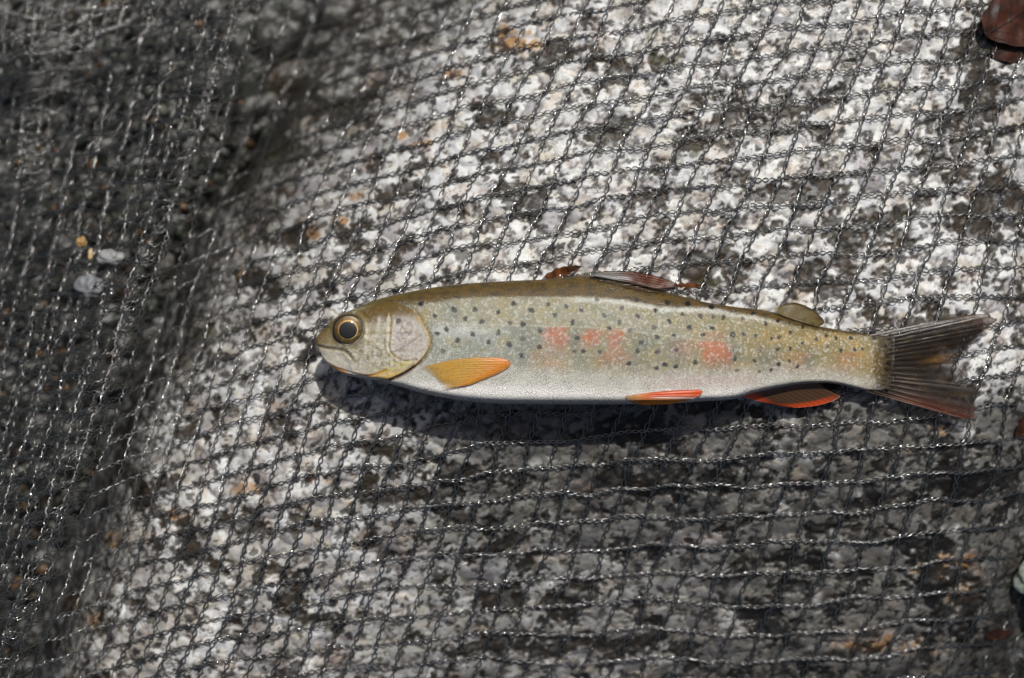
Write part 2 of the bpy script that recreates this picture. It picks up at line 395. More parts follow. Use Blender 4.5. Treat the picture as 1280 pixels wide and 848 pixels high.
for j in range(int(vv.min())-2, int(vv.max())+3):
    y = solve(lambda q: vf(xr, q), np.full(xr.shape, -400.), np.full(xr.shape, 1250.), j)
    for a, e in keep_runs((y > -60) & (y < 910)):
        if e-a > 8: cord(xr[a:e], y[a:e], 0, 9.4, 2.3, .82, k*1.7, True); k += 1
for i in range(int(uu.min())-2, int(uu.max())+3):
    x = solve(lambda q: uf(q, yr), np.full(yr.shape, -420.), np.full(yr.shape, 1700.), i)
    for a, e in keep_runs((x > -70) & (x < 1350)):
        if e-a > 8: cord(x[a:e], yr[a:e], -.00010, 12.5, 2.35, .94, k*1.7); k += 1
NMAIN = k
# second fold of the bag hanging beside the boulder
def uf2(x, y): return (x*.98+y*.22)/27 + .45*noise(x/70, y/90, 85)+.2*noise(x/28, y/28, 87)
def vf2(x, y): return (y*.9+x*.30)/25 + .45*noise(x/90, y/70, 86)+.2*noise(x/28, y/28, 88)
bound = lambda x, y: (-.94*(x-640)+.33*(424-y))*S*1000
for j in range(-6, 44):
    y = solve(lambda q: vf2(xr, q), np.full(xr.shape, -400.), np.full(xr.shape, 1250.), j)
    for a, e in keep_runs((y > -60) & (y < 910) & (bound(xr, y) > 90+6*noise(xr/20, y/20, 97))):
        if e-a > 5: cord(xr[a:e], y[a:e], -.006+.003*np.sin(j), 9.4, 2.2, .8, k*1.7); k += 1
for i in range(-6, 30):
    x = solve(lambda q: uf2(q, yr), np.full(yr.shape, -420.), np.full(yr.shape, 1700.), i)
    for a, e in keep_runs((x > -70) & (bound(x, yr) > 90)):
        if e-a > 5: cord(x[a:e], yr[a:e], -.006, 12.0, 2.1, .8, k*1.7); k += 1
def uf3(x, y): return (x*.9+y*.45)/26 + .45*noise(x/70, y/90, 185)+.2*noise(x/28, y/28, 187)
for i in range(-6, 44):
    x = solve(lambda q: uf3(q, yr), np.full(yr.shape, -620.), np.full(yr.shape, 1700.), i)
    for a, e in keep_runs((x > -70) & (bound(x, yr) > 96)):
        if e-a > 5: cord(x[a:e], yr[a:e], -.012, 11.0, 2.1, .8, k*1.7); k += 1
def vf3(x, y): return (y*.96+x*.10)/24 + .45*noise(x/90, y/70, 188)+.2*noise(x/28, y/28, 189)
for j in range(-6, 44):
    y = solve(lambda q: vf3(xr, q), np.full(xr.shape, -400.), np.full(xr.shape, 1250.), j)
    for a, e in keep_runs((y > -60) & (y < 910) & (bound(xr, y) > 92+6*noise(xr/20, y/20, 98))):
        if e-a > 5: cord(xr[a:e], y[a:e], .003+.002*np.sin(j*1.3), 9.4, 2.2, .8, k*1.7); k += 1
print('cords', NMAIN, k)

# ================================================================== TROUT
TOP = [(395,425),(397,419.5),(400,416.5),(404,413),(412,405),(422,396),(436,389),(451,382.5),(474,374),(512,365),(545,359),(592,354),(640,351.2),(687,349),(711,346.5),(734,344.5),(765,347),(791,352.5),
       (840,367),(876,376.6),(920,384),(953,387.5),(987,396),(1025,408),(1050,413),(1072,416),(1091,418.5),(1114,421)]
BOT = [(395,427),(397,433),(400,440),(404,448),(411,456.5),(420,463),(432,468.8),(450,472.5),(474,476.5),(498,483),(521,490),(557,498),(590,502.5),(616,504.5),(660,505.5),(734,505.8),(829,505),
       (876,502),(924,497.5),(941,492),(970,485.5),(996,481),(1030,479),(1050,481),(1070,485.5),(1090,489.5),(1114,487)]
WID = [(395,.5),(397,1.7),(400,2.6),(405,3.5),(412,4.2),(430,5.4),(460,7.0),(500,8.1),(560,8.8),(650,9.0),(750,8.8),(850,7.8),(950,5.9),(1030,3.9),(1080,2.6),(1114,1.7)]
ZC = [(395,7.2),(450,8.0),(560,9.5),(750,9.5),(950,7.3),(1060,4.9),(1114,4.2)]
ftop = lambda x: pch(*zip(*TOP), x); fbot = lambda x: pch(*zip(*BOT), x)
fwid = lambda x: pch(*zip(*WID), x); fzc = lambda x: pch(*zip(*ZC), x)
EYE = (435.4, 412.5); EYE_R = 19.0
GILL = [(497,379),(507,382.5),(519,391),(528.6,407),(536,421.4),(535.7,435.6),(524,452),(507,464),(484,474.5)]
PREOP = [(487,393),(488.5,402),(487,419),(486,436),(493,446),(506,452),(520,450)]
GILL_POLY = smooth_curve(GILL, 40); PRE_POLY = smooth_curve(PREOP, 24)
gill_region = [tuple(p) for p in GILL_POLY]+[(470,474),(440,465),(430,430),(445,390),(480,378)]
MOUTH = smooth_curve([(397,432.5),(408,435),(420,436.5),(433,440),(439,447)], 14)
JAW = smooth_curve([(409,455.5),(424,461.5),(440,466.5),(455,470),(470,468.5),(482,463.5)], 18)
ISTH = smooth_curve([(474,476),(490,475),(507,466),(516,459)], 10)
def body_relief(px, py):
    """extra height in mm on the upward flank"""
    r = np.zeros(np.shape(px))
    d = poly_dist(px, py, GILL_POLY); ins = inside(px, py, gill_region)
    r += np.where(ins, .55*np.exp(-d/16), -.55*np.exp(-(d/3.0)**2)-.10*np.exp(-d/10))
    d = poly_dist(px, py, PRE_POLY); r += .10*np.exp(-((d-2.6)/2.0)**2)-.16*np.exp(-(d/1.6)**2)
    d = poly_dist(px, py, MOUTH); r += -.55*np.exp(-(d/1.7)**2)+.15*np.exp(-((d-4)/3)**2)
    d = poly_dist(px, py, JAW); r += -.35*np.exp(-(d/1.5)**2)
    d = poly_dist(px, py, ISTH); r += -.5*np.exp(-(d/2)**2)
    e = np.hypot(px-EYE[0], py-EYE[1]); r += .42*np.exp(-((e-EYE_R-1.5)/3.2)**2) - 1.6*(1-sst(EYE_R-6, EYE_R, e))
    head = 1-sst(488, 520, px)
    r += head*.10*fbm(px/9, py/7, 101, 3)
    n = np.hypot((px-410)/1.8, py-409); r += -.35*np.exp(-(n/1.6)**2)                # nostril
    # lateral line groove and faint muscle blocks
    yl = lat_y(px); r += -.02*np.exp(-((py-yl)/1.6)**2)*sst(545, 570, px)
    r += .05*np.sin((px+14*np.abs(py-yl)/20)/7.5)*sst(560, 620, px)*(1-sst(60, 75, np.abs(py-yl)))
    return r
def lat_y(x): return pch([500,546,640,734,791,864,945,1060,1115], [398,403,406.5,409.5,414.5,424,436,446,452], x)
def section(tt):
    tt = np.asarray(tt, float); p = .78
    q = np.where(tt < p, np.abs((tt-p)/(1+p)), np.abs((tt-p)/(1-p)))
    return np.power(np.maximum(0, 1-q**np.where(tt < p, 2.3, 5.0)), np.where(tt < p, .56, .5))
def body_z(px, py):
    """z of the upward flank in metres under a pixel"""
    a, b_ = ftop(px), fbot(px); tt = np.clip((py-.5*(a+b_))/(.5*(b_-a)), -1, 1)
    return (fzc(px)+fwid(px)*section(tt)+body_relief(px, py)*section(tt)**.5)/1000
xst = np.r_[np.linspace(395, 401, 14)[:-1], np.linspace(401, 545, 220)[:-1], np.linspace(545, 1117, 620)]
MT, MB = 210, 44
ft = -np.cos(np.linspace(0, np.pi, MT)*.98+.01*np.pi); ft = np.where(True, .45*ft+.55*np.linspace(-1, 1, MT), ft); ft[0], ft[-1] = -1, 1
fb = np.cos(np.linspace(0, np.pi, MB+2))[1:-1]
XX = np.repeat(xst[:, None], MT+MB, 1)
a, b_ = ftop(xst)[:, None], fbot(xst)[:, None]; yc, hh = .5*(a+b_), .5*(b_-a)
TT = np.r_[ft, fb][None, :]; up = np.r_[np.ones(MT), -np.ones(MB)][None, :]
YY = yc+hh*TT
sec = np.where(up > 0, section(TT), section(-TT))+0*YY
ZZ = fzc(xst)[:, None]+up*fwid(xst)[:, None]*sec*np.where(up > 0, 1, .92)
rel = body_relief(XX, YY)*np.sqrt(sec)
ZZ = np.where(up > 0, ZZ+rel, ZZ)/1000
WX, WY = world(XX, YY, ZZ)
endk = sst(1090, 1117, XX)                                # round the end of the tail root
ZZ = lerp(ZZ, (fzc(XX)/1000), endk*.85)
# pigment -----------------------------------------------------
def trout_pigment(x, y, under):
    yl = lat_y(x); a, b_ = ftop(x), fbot(x); v = (y-a)/(b_-a)
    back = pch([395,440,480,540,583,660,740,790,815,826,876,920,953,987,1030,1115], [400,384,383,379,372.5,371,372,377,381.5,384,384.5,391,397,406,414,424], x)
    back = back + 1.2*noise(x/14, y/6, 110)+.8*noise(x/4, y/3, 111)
    olive = srgb(138, 132, 104); C = np.broadcast_to(olive, x.shape+(3,)).copy()
    rear = sst(820, 1000, x); front = 1-sst(600, 760, x)
    # silvery pale upper flank, sky reflection painted in
    C = mix3(C, srgb(154, 151, 128), (1-sst(-2, 3, y-yl))*(1-rear)*.9)
    C = mix3(C, srgb(146, 151, 141), front*sst(-3, 6, y-yl)*.9)
    C = mix3(C, srgb(140, 122, 66), rear*.9)
    C = mix3(C, srgb(168, 140, 78), rear*sst(0, .5, fbm(x/22, y/16, 112, 2))*.7)
    C = mix3(C, srgb(152, 141, 94), .6*sst(.05, .5, fbm(x/20, y/14, 113, 3)))
    C = mix3(C, srgb(124, 130, 116), .45*sst(.08, .5, fbm(x/26, y/20, 114, 3))*(1-.6*rear))
    for cx, cy, rx, ry in [(655,425,16,22),(720,425,10,16),(600,415,14,18),(565,400,12,20),(800,430,14,18),(845,438,12,16),(915,440,14,20),(960,450,14,16),(1010,450,12,14),(975,465,10,8)]:
        C = mix3(C, srgb(100, 106, 98), .6*np.exp(-((x-cx)/rx)**2-((y-cy)/ry)**2))
    # red patches below the lateral line
    for x0, x1, y0, y1, sx, st in [(678,708,409,444,4,.85),(731,754,412,434,-6,.9),(763,782,412,450,-8,.8),(872,908,427,462,10,1.0),(660,690,440,470,0,.22),(845,868,424,450,-8,.35),(745,790,440,462,0,.3),(878,906,415,428,0,.35),(1045,1075,440,470,0,.35),(980,1010,440,470,0,.25)]:
        xs_ = x-sx*(y-y0)/(y1-y0)+7*noise(x/11, y/8, 125)+3*noise(x/4, y/4, 126)
        mk = sst(x0-6, x0+7, xs_)*(1-sst(x1-7, x1+6, xs_))*sst(y0-1.5, y0+1.5, y)*(1-sst(lerp(y0, y1, .35), y1+8, y))
        C = mix3(C, srgb(186, 98, 62), np.clip(mk*st*.82*(.85+.5*noise(x/5, y/5, 115)), 0, 1))
    # white belly
    bl = pch([395,480,560,680,800,900,1000,1115], [452,462,466,470,476,474,470,488], x)+2.5*noise(x/30, y/12, 116)
    C = mix3(C, srgb(194, 192, 182), sst(-24, 6, y-bl)*.85)
    C = mix3(C, srgb(232, 230, 225), sst(4, 22, y-bl)*.9*(1-.55*sst(960, 1080, x)))
    C = mix3(C, srgb(196, 164, 160), .35*sst(1000, 900, x)*sst(780, 860, x)*sst(-10, 0, y-bl)*(1-sst(4, 16, y-bl)))
    # pink-orange ghost low on flank
    C = mix3(C, srgb(206, 160, 110), .45*np.exp(-((x-695)/14)**2-((y-455)/8)**2))
    # dark back, its crisp edge painted as the limit of the sky reflection
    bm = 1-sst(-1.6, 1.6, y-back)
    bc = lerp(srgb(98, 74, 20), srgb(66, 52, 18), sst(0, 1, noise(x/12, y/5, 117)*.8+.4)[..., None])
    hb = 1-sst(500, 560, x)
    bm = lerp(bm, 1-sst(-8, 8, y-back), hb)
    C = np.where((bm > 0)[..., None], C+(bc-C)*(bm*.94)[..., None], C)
    C = mix3(C, srgb(116, 104, 52), (1-sst(0, 10, y-a))*sst(560, 480, x)*.5)
    # painted wet highlight along the flank beneath the dark back
    C = mix3(C, srgb(216, 216, 210), .75*np.exp(-((y-back-3.2)/3.0)**2)*sst(690, 740, x)*(1-sst(935, 1000, x)))
    # lateral line dots
    C = mix3(C, srgb(226, 226, 214), .62*np.exp(-((y-yl)/1.0)**2)*(.2+.8*np.sin(x/1.1)**2)*np.clip(.7+.8*noise(x/13, y*0, 129), .1, 1)*sst(540, 560, x)*(1-.75*sst(860, 900, x)))
    C = mix3(C, srgb(226, 228, 222), .35*np.exp(-((y-yl-9)/9)**2)*sst(535, 550, x)*(1-sst(590, 650, x)))
    # yellow-grey tail root
    C = mix3(C, srgb(166, 130, 48), .6*np.exp(-((x-1100)/18)**2-((y-458)/16)**2))
    C = mix3(C, srgb(60, 46, 26), sst(1078, 1114, x+5*noise(x/9, y/5, 124)+.0035*(y-452)**2)*.93)
    # ---- head
    hd = inside(x, y, gill_region).astype(float)*1.0
    hd = np.maximum(hd, 1-sst(428, 440, x))
    hc = np.broadcast_to(srgb(170, 166, 144), x.shape+(3,)).copy()
    hc = mix3(hc, srgb(206, 204, 194), sst(-.05, .4, fbm(x/8, y/8, 118, 4, .7))*.75)
    hc = mix3(hc, srgb(176, 146, 70), sst(.0, .5, fbm(x/12, y/10, 128, 3))*.25)
    hc = mix3(hc, srgb(104, 92, 54), sst(.1, .45, fbm(x/6, y/7, 119, 4, .7))*.6)
    hc = mix3(hc, srgb(104, 82, 36), 1-sst(-6, 16, y-lerp(a, b_, .22)))                     # crown
    hc = mix3(hc, srgb(120, 98, 52), (1-sst(396, 440, x))*(1-sst(428, 437, y+.0*x))*.8)      # snout
    plate = inside(x, y, [tuple(p) for p in PRE_POLY[::-1]]+[tuple(p) for p in GILL_POLY[3:30]]).astype(float)*sst(0, 5, np.minimum(poly_dist(x, y, PRE_POLY), poly_dist(x, y, GILL_POLY)))
    pc = lerp(srgb(168, 158, 156), srgb(206, 202, 204), sst(-.3, .4, fbm(x/4, y/4, 127, 3, .7))[..., None])
    hc = hc+(pc-hc)*(plate*.5*sst(390, 402, y))[..., None]
    hc = mix3(hc, srgb(120, 104, 96), plate*.6*np.exp(-(poly_dist(x, y, [(490,441),(508,432),(528,418)])/1.4)**2))
    hc = mix3(hc, srgb(120, 100, 104), .7*sst(.1, .5, fbm(x/5, y/6, 120, 3))*np.exp(-(((x-505)/13)**2+((y-414)/16)**2)**2))
    hc = mix3(hc, srgb(200, 194, 180), .7*sst(-4, 9, y-pch([395,417,433,445,460,490],[432,437,442,452,458,470], x))*(1-sst(470, 490, x)))   # pale jaw
    dj = poly_dist(x, y, JAW)
    hc = mix3(hc, srgb(214, 164, 70), .5*sst(0, 4, y-np.interp(x, JAW[:, 0], JAW[:, 1]))*sst(405, 415, x))
    hc = mix3(hc, srgb(206, 128, 26), .95*np.exp(-(dj/1.7)**2))
    hc = mix3(hc, srgb(196, 176, 92), .5*sst(455, 475, x)*sst(455, 468, y))
    C = mix3(C, hc, hd)
    dp = poly_dist(x, y, PRE_POLY); C = mix3(C, srgb(186, 150, 66), np.clip(.45+.5*noise(x/7, y/7, 122), .05, 1)*.45*np.exp(-(dp/2.0)**2))
    for q in ([(487,452),(498,456),(512,453)], [(482,462),(498,460),(514,454)]):
        C = mix3(C, srgb(206, 190, 96), .7*np.exp(-(poly_dist(x, y, q)/1.2)**2))
    C = mix3(C, srgb(216, 214, 206), .8*np.exp(-(poly_dist(x, y, [(485,398),(484,412)])/1.6)**2)+.6*np.exp(-(poly_dist(x, y, [(474,398),(473,412)])/2)**2))
    dg = poly_dist(x, y, GILL_POLY); C = mix3(C, srgb(196, 148, 52), np.clip(.6+.5*noise(x/9, y/9, 123), .1, 1)*.6*np.exp(-((dg-.8)/2.4)**2)*sst(380, 400, y))
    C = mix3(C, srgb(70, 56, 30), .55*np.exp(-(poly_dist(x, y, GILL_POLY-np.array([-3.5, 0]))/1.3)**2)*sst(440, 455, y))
    C = mix3(C, srgb(120, 60, 50), .6*np.exp(-(poly_dist(x, y, ISTH)/1.6)**2))
    C = mix3(C, srgb(70, 56, 32), .75*np.exp(-(poly_dist(x, y, MOUTH)/1.5)**2))
    e = np.hypot(x-EYE[0], y-EYE[1])
    C = mix3(C, srgb(84, 68, 34), .8*np.exp(-((e-EYE_R-.5)/2.2)**2))
    C = mix3(C, srgb(150, 140, 100), .5*np.exp(-((e-EYE_R-5)/2.5)**2))
    C = mix3(C, srgb(40, 34, 22), np.exp(-(np.hypot((x-410)/1.6, y-409)/1.6)**2)*.8)
    # ---- spots
    for (cx, cy, r, kk) in SPOTS:
        near = (np.abs(x-cx) < 10) & (np.abs(y-cy) < 10)
        if not near.any(): continue
        xx, yy = x[near], y[near]
        an = cx*7.3; ca_, sa_ = math.cos(an), math.sin(an); el = .82+.36*((cx*3.7) % 1)
        d = np.hypot(((xx-cx)*ca_+(yy-cy)*sa_)*el, (-(xx-cx)*sa_+(yy-cy)*ca_)/el)+1.5*noise(xx/2.4+cx, yy/2.4, 121)
        C[near] = mix3(C[near], srgb(11, 13, 17), min(1, .25+kk*.85)*(1-sst(r*.70, r*1.12, d)))
    C[under] = mix3(C[under], srgb(200, 200, 200), np.full(under.sum(), .5))
    return C
z1 = [(620,255,1),(693,320,.85),(795,285,.85),(855,332,.9),(908,285,.75),(943,347,.9),(1030,297,.85),(1112,253,.8),(1093,357,.9),(1160,362,.9),(755,390,1),(706,412,.9),(893,415,.85),(1030,405,.7),(978,458,.8),(815,447,1),(735,503,.5),(1087,468,.95),(1160,440,.5),(1155,528,.9),(500,345,.6)]
z2 = [(8,253,.8),(103,288,.85),(193,257,.8),(227,315,.9),(287,268,.8),(367,288,.9),(322,353,.9),(60,362,.8),(148,395,.8),(145,482,.9),(52,527,.9),(343,435,.9),(380,505,.9),(466,510,.8),(330,505,.6),(450,232,.5),(487,318,.8),(582,278,.85),(668,322,.8),(570,353,.75),(515,383,.9),(627,395,.7),(752,380,.8),(760,288,.95),(835,347,.9),(823,250,.95),(932,254,1),(1057,270,1),(903,310,.65),(998,320,.65),(1065,325,.5),(1120,327,.6),(940,380,.9),(1060,382,1),(1012,418,.8),(857,422,.9),(770,430,.8),(685,457,.8),(665,505,.8),(772,508,.8),(870,498,.8),(810,575,.9),(765,595,.8),(620,570,.9),(867,585,.8),(970,563,.6),(1170,418,.9),(660,235,.8)]
z3 = [(320,275,.5),(382,243,1),(460,307,1),(530,288,.9),(262,372,.9),(330,368,.9),(397,375,.9),(490,392,1),(537,383,1),(603,355,1),(675,325,.8),(753,397,1),(813,375,1),(872,390,1),(957,390,.9),(673,422,.9),(603,450,.9),(527,455,.8),(428,455,.6),(820,440,.6),(900,462,.9),(980,457,.9),(277,512,.8),(392,522,.8),(533,543,.9),(597,525,.8),(490,578,.8),(645,557,.8),(418,588,.5),(290,580,.5),(42,530,.7),(208,270,.4)]
z4 = [(22,297,1),(110,295,.9),(247,300,.9),(315,340,.8),(50,370,.9),(133,362,.8),(178,360,.8)]
SPOTS = []
for lst, (ox, oy, f, r0) in ((z1, (380, 320, 4.239, 3.4)), (z2, (640, 320, 4.239, 3.1)), (z3, (860, 340, 4.71, 2.5)), (z4, (1040, 360, 4.7125, 2.0))):
    for cx, cy, kk in lst: SPOTS.append((ox+cx/f, oy+cy/f, 1.02*r0*(.78+.34*kk)*random.uniform(.85, 1.15), min(1, kk*1.02)))
under = np.repeat((up < 0), len(xst), 0)
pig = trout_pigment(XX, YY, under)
headm = np.maximum(inside(XX, YY, gill_region).astype(float), 1-sst(428, 440, XX))
backm = 1-sst(-4, 4, YY-pch([395,540,583,660,740,826,876,953,1030,1115], [390,377,372,371,372,384,384.5,397,414,424], XX))
spotm = np.zeros_like(XX)
for cx, cy, rr_, kk in SPOTS: spotm = np.maximum(spotm, np.exp(-((XX-cx)**2+(YY-cy)**2)/(rr_*1.2)**2))
silver = (1-headm*.75)*(1-backm)*(1-sst(1095, 1112, XX))*(1-spotm)
m, t, b = new_mat('trout_skin')
ca = attr(t, 'pigment'); sa = attr(t, 'silver'); hm = attr(t, 'scaly')
uvn = N(t, 'ShaderNodeUVMap', uv_map='UVMap')
mp = N(t, 'ShaderNodeMapping'); mp.inputs['Rotation'].default_value = (0, 0, math.radians(45)); mp.inputs['Scale'].default_value = (.40, .40, 1); t.links.new(uvn.outputs[0], mp.inputs['Vector'])
vo = N(t, 'ShaderNodeTexVoronoi', voronoi_dimensions='2D', _Scale=1.0, _Randomness=.6); t.links.new(mp.outputs[0], vo.inputs['Vector'])
ns = N(t, 'ShaderNodeTexNoise', _Scale=.35, _Detail=4.0, noise_dimensions='2D'); t.links.new(uvn.outputs[0], ns.inputs['Vector'])
nf = N(t, 'ShaderNodeTexNoise', _Scale=1.6, _Detail=3.0, noise_dimensions='2D'); t.links.new(uvn.outputs[0], nf.inputs['Vector'])
scl = ramp(t, vo.outputs['Distance'], [(0.12, 1.08), (.60, .50)])
nl = N(t, 'ShaderNodeTexNoise', _Scale=.06, _Detail=3.0, noise_dimensions='2D'); t.links.new(uvn.outputs[0], nl.inputs['Vector'])
scl = mixc(t, math_(t, 'MULTIPLY', hm.outputs['Fac'], ramp(t, nl.outputs[0], [(.35, .35), (.65, 1.0)])), (.88, .88, .88), scl)
cc = mixc(t, 1.0, ca.outputs['Color'], scl, 'MULTIPLY')
cc = mixc(t, .36, cc, mixc(t, 1.0, cc, ramp(t, nf.outputs[0], [(.34, .30), (.54, 1.0), (.70, 1.5)]), 'MULTIPLY'))
sep = N(t, 'ShaderNodeSeparateColor'); t.links.new(vo.outputs['Color'], sep.inputs[0])
cc = mixc(t, math_(t, 'MULTIPLY', sa.outputs['Fac'], math_(t, 'MULTIPLY', math_(t, 'POWER', sep.outputs[0], 4.0), .30)), cc, (.8, .82, .8))  # random scales painted paler as glints
t.links.new(cc, b.inputs['Base Color'])
t.links.new(math_(t, 'MULTIPLY', sa.outputs['Fac'], .14), b.inputs['Metallic'])
b.inputs['Roughness'].default_value = .46
b.inputs['Coat Weight'].default_value = .4; b.inputs['Coat Roughness'].default_value = .08; b.inputs['Specular IOR Level'].default_value = .35
b.inputs['Subsurface Weight'].default_value = .0
bp = N(t, 'ShaderNodeBump', _Strength=.55, _Distance=.00018)
hgt = math_(t, 'ADD', math_(t, 'MULTIPLY', math_(t, 'MULTIPLY', vo.outputs['Distance'], hm.outputs['Fac']), -1.0), math_(t, 'MULTIPLY', nf.outputs[0], .5))
t.links.new(hgt, bp.inputs['Height']); t.links.new(bp.outputs[0], b.inputs['Normal'])
bp2 = N(t, 'ShaderNodeBump', _Strength=.8, _Distance=.00035); t.links.new(math_(t, 'ADD', math_(t, 'MULTIPLY', ns.outputs[0], .6), math_(t, 'MULTIPLY', math_(t, 'MULTIPLY', vo.outputs['Distance'], hm.outputs['Fac']), -.8)), bp2.inputs['Height']); t.links.new(bp2.outputs[0], b.inputs['Coat Normal'])
trout = empty('trout', (0, 0, .002), 'small spotted trout with orange fins lying on its side on the net', 'fish')
nst, nr = XX.shape
Vb = np.stack([WX, WY, ZZ], -1).reshape(-1, 3)
Fb = grid_faces(nst, nr, True)[:, ::-1]
arc = np.cumsum(np.r_[0, np.hypot(np.diff(ft), np.diff(section(ft))*.55)])
uvv = np.c_[XX.ravel(), (YY+np.where(up < 0, 400, 0)).ravel()]
V_end = np.vstack([Vb[:nr].mean(0), Vb[-nr:].mean(0)])
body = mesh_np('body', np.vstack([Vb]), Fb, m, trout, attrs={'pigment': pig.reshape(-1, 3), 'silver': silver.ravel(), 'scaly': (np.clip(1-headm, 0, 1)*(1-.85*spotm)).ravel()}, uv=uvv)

# ---- eye
def dome(name, r, h, zc, mat, parent, colfn=None, nr=26, na=72, r0=0.0, c=EYE):
    rr = np.linspace(r0, 1, nr)[:, None]*r; aa = (np.arange(na)*2*np.pi/na)[None, :]
    px = c[0]+rr*np.cos(aa); py = c[1]+rr*np.sin(aa)*.96
    z = zc+h*np.sqrt(np.maximum(0, 1-(rr/r)**2*.96))+0*aa
    x, y = world(px, py, z)
    at = {'pigment': colfn(px, py).reshape(-1, 3)} if colfn else None
    return mesh_np(name, np.stack([x, y, z], -1).reshape(-1, 3), grid_faces(nr, na, True), mat, parent, attrs=at)
def iris_col(px, py):
    e = np.hypot(px-EYE[0], (py-EYE[1])/.96); a = np.arctan2(py-EYE[1], px-EYE[0])
    C = np.broadcast_to(srgb(112, 92, 44), px.shape+(3,)).copy()
    C = mix3(C, srgb(56, 44, 22), sst(0, .6, noise(a*2+9, e/4, 131))*.7)
    C = mix3(C, srgb(176, 150, 84), sst(.1, .6, noise(a*4, e/3, 132))*.6)
    C = mix3(C, srgb(190, 110, 40), .45*np.exp(-((e-12.6)/1.6)**2)*(np.cos(a+2.2) > .3))
    C = mix3(C, srgb(226, 196, 120), .9*np.exp(-((e-11.6)/.45)**2))
    C = mix3(C, srgb(60, 48, 24), .6*sst(12, 14.5, e))
    C = mix3(C, srgb(34, 28, 16), .85*sst(15.5, 18.5, e))
    return C
z_eye = float(body_z(np.array([EYE[0]+EYE_R+3]), np.array([EYE[1]])).mean())
im, t, b = new_mat('iris'); ca = attr(t, 'pigment'); t.links.new(ca.outputs['Color'], b.inputs['Base Color']); b.inputs['Roughness'].default_value = .4; b.inputs['Metallic'].default_value = .35
pm, t, b = new_mat('pupil'); b.inputs['Base Color'].default_value = (.004, .004, .006, 1); b.inputs['Roughness'].default_value = .35
cm_, t, b = new_mat('cornea')
t.nodes.remove(b); fr = N(t, 'ShaderNodeFresnel', _IOR=1.38); gl = N(t, 'ShaderNodeBsdfGlossy', _Roughness=.06); tr = N(t, 'ShaderNodeBsdfTransparent'); mx = N(t, 'ShaderNodeMixShader')
t.links.new(fr.outputs[0], mx.inputs[0]); t.links.new(tr.outputs[0], mx.inputs[1]); t.links.new(gl.outputs[0], mx.inputs[2]); t.links.new(mx.outputs[0], t.nodes['Material Output'].inputs[0])
eye = dome('eye', EYE_R+.5, .0006, z_eye-.0009, im, trout, iris_col)
def sub(o, parent):
    o.parent = parent; o.location = (0, 0, 0); return o
sub(dome('pupil', 11.2, .00012, z_eye-.00028, pm, None, None, c=(EYE[0]-.6, EYE[1]+.3)), eye)
sub(dome('cornea', EYE_R+.6, .0016, z_eye-.0007, cm_, None), eye)

# ---- fins
def fin_mat(name, trans=.35, alpha=.0, rough=.35):
    m, t, b = new_mat(name); ca = attr(t, 'pigment'); aa = attr(t, 'clear')
    b.inputs['Roughness'].default_value = rough; b.inputs['Coat Weight'].default_value = .25; b.inputs['Coat Roughness'].default_value = .2
    t.links.new(ca.outputs['Color'], b.inputs['Base Color'])
    tl = N(t, 'ShaderNodeBsdfTranslucent'); t.links.new(ca.outputs['Color'], tl.inputs[0])
    m1 = N(t, 'ShaderNodeMixShader'); m1.inputs[0].default_value = trans
    t.links.new(b.outputs[0], m1.inputs[1]); t.links.new(tl.outputs[0], m1.inputs[2])
    tp = N(t, 'ShaderNodeBsdfTransparent'); m2 = N(t, 'ShaderNodeMixShader')
    t.links.new(aa.outputs['Fac'], m2.inputs[0]); t.links.new(m1.outputs[0], m2.inputs[1]); t.links.new(tp.outputs[0], m2.inputs[2])
    t.links.new(m2.outputs[0], t.nodes['Material Output'].inputs[0])
    uvn = N(t, 'ShaderNodeUVMap', uv_map='UVMap'); nz = N(t, 'ShaderNodeTexNoise', _Scale=1.0, _Detail=4.0)
    mp = N(t, 'ShaderNodeMapping'); mp.inputs['Scale'].default_value = (40, 9, 1); t.links.new(uvn.outputs[0], mp.inputs[0]); t.links.new(mp.outputs[0], nz.inputs['Vector'])
    bp = N(t, 'ShaderNodeBump', _Strength=.25, _Distance=.0003); t.links.new(nz.outputs[0], bp.inputs['Height']); t.links.new(bp.outputs[0], b.inputs['Normal']); t.links.new(bp.outputs[0], b.inputs['Coat Normal'])
    return m
FM = fin_mat('fin_membrane')
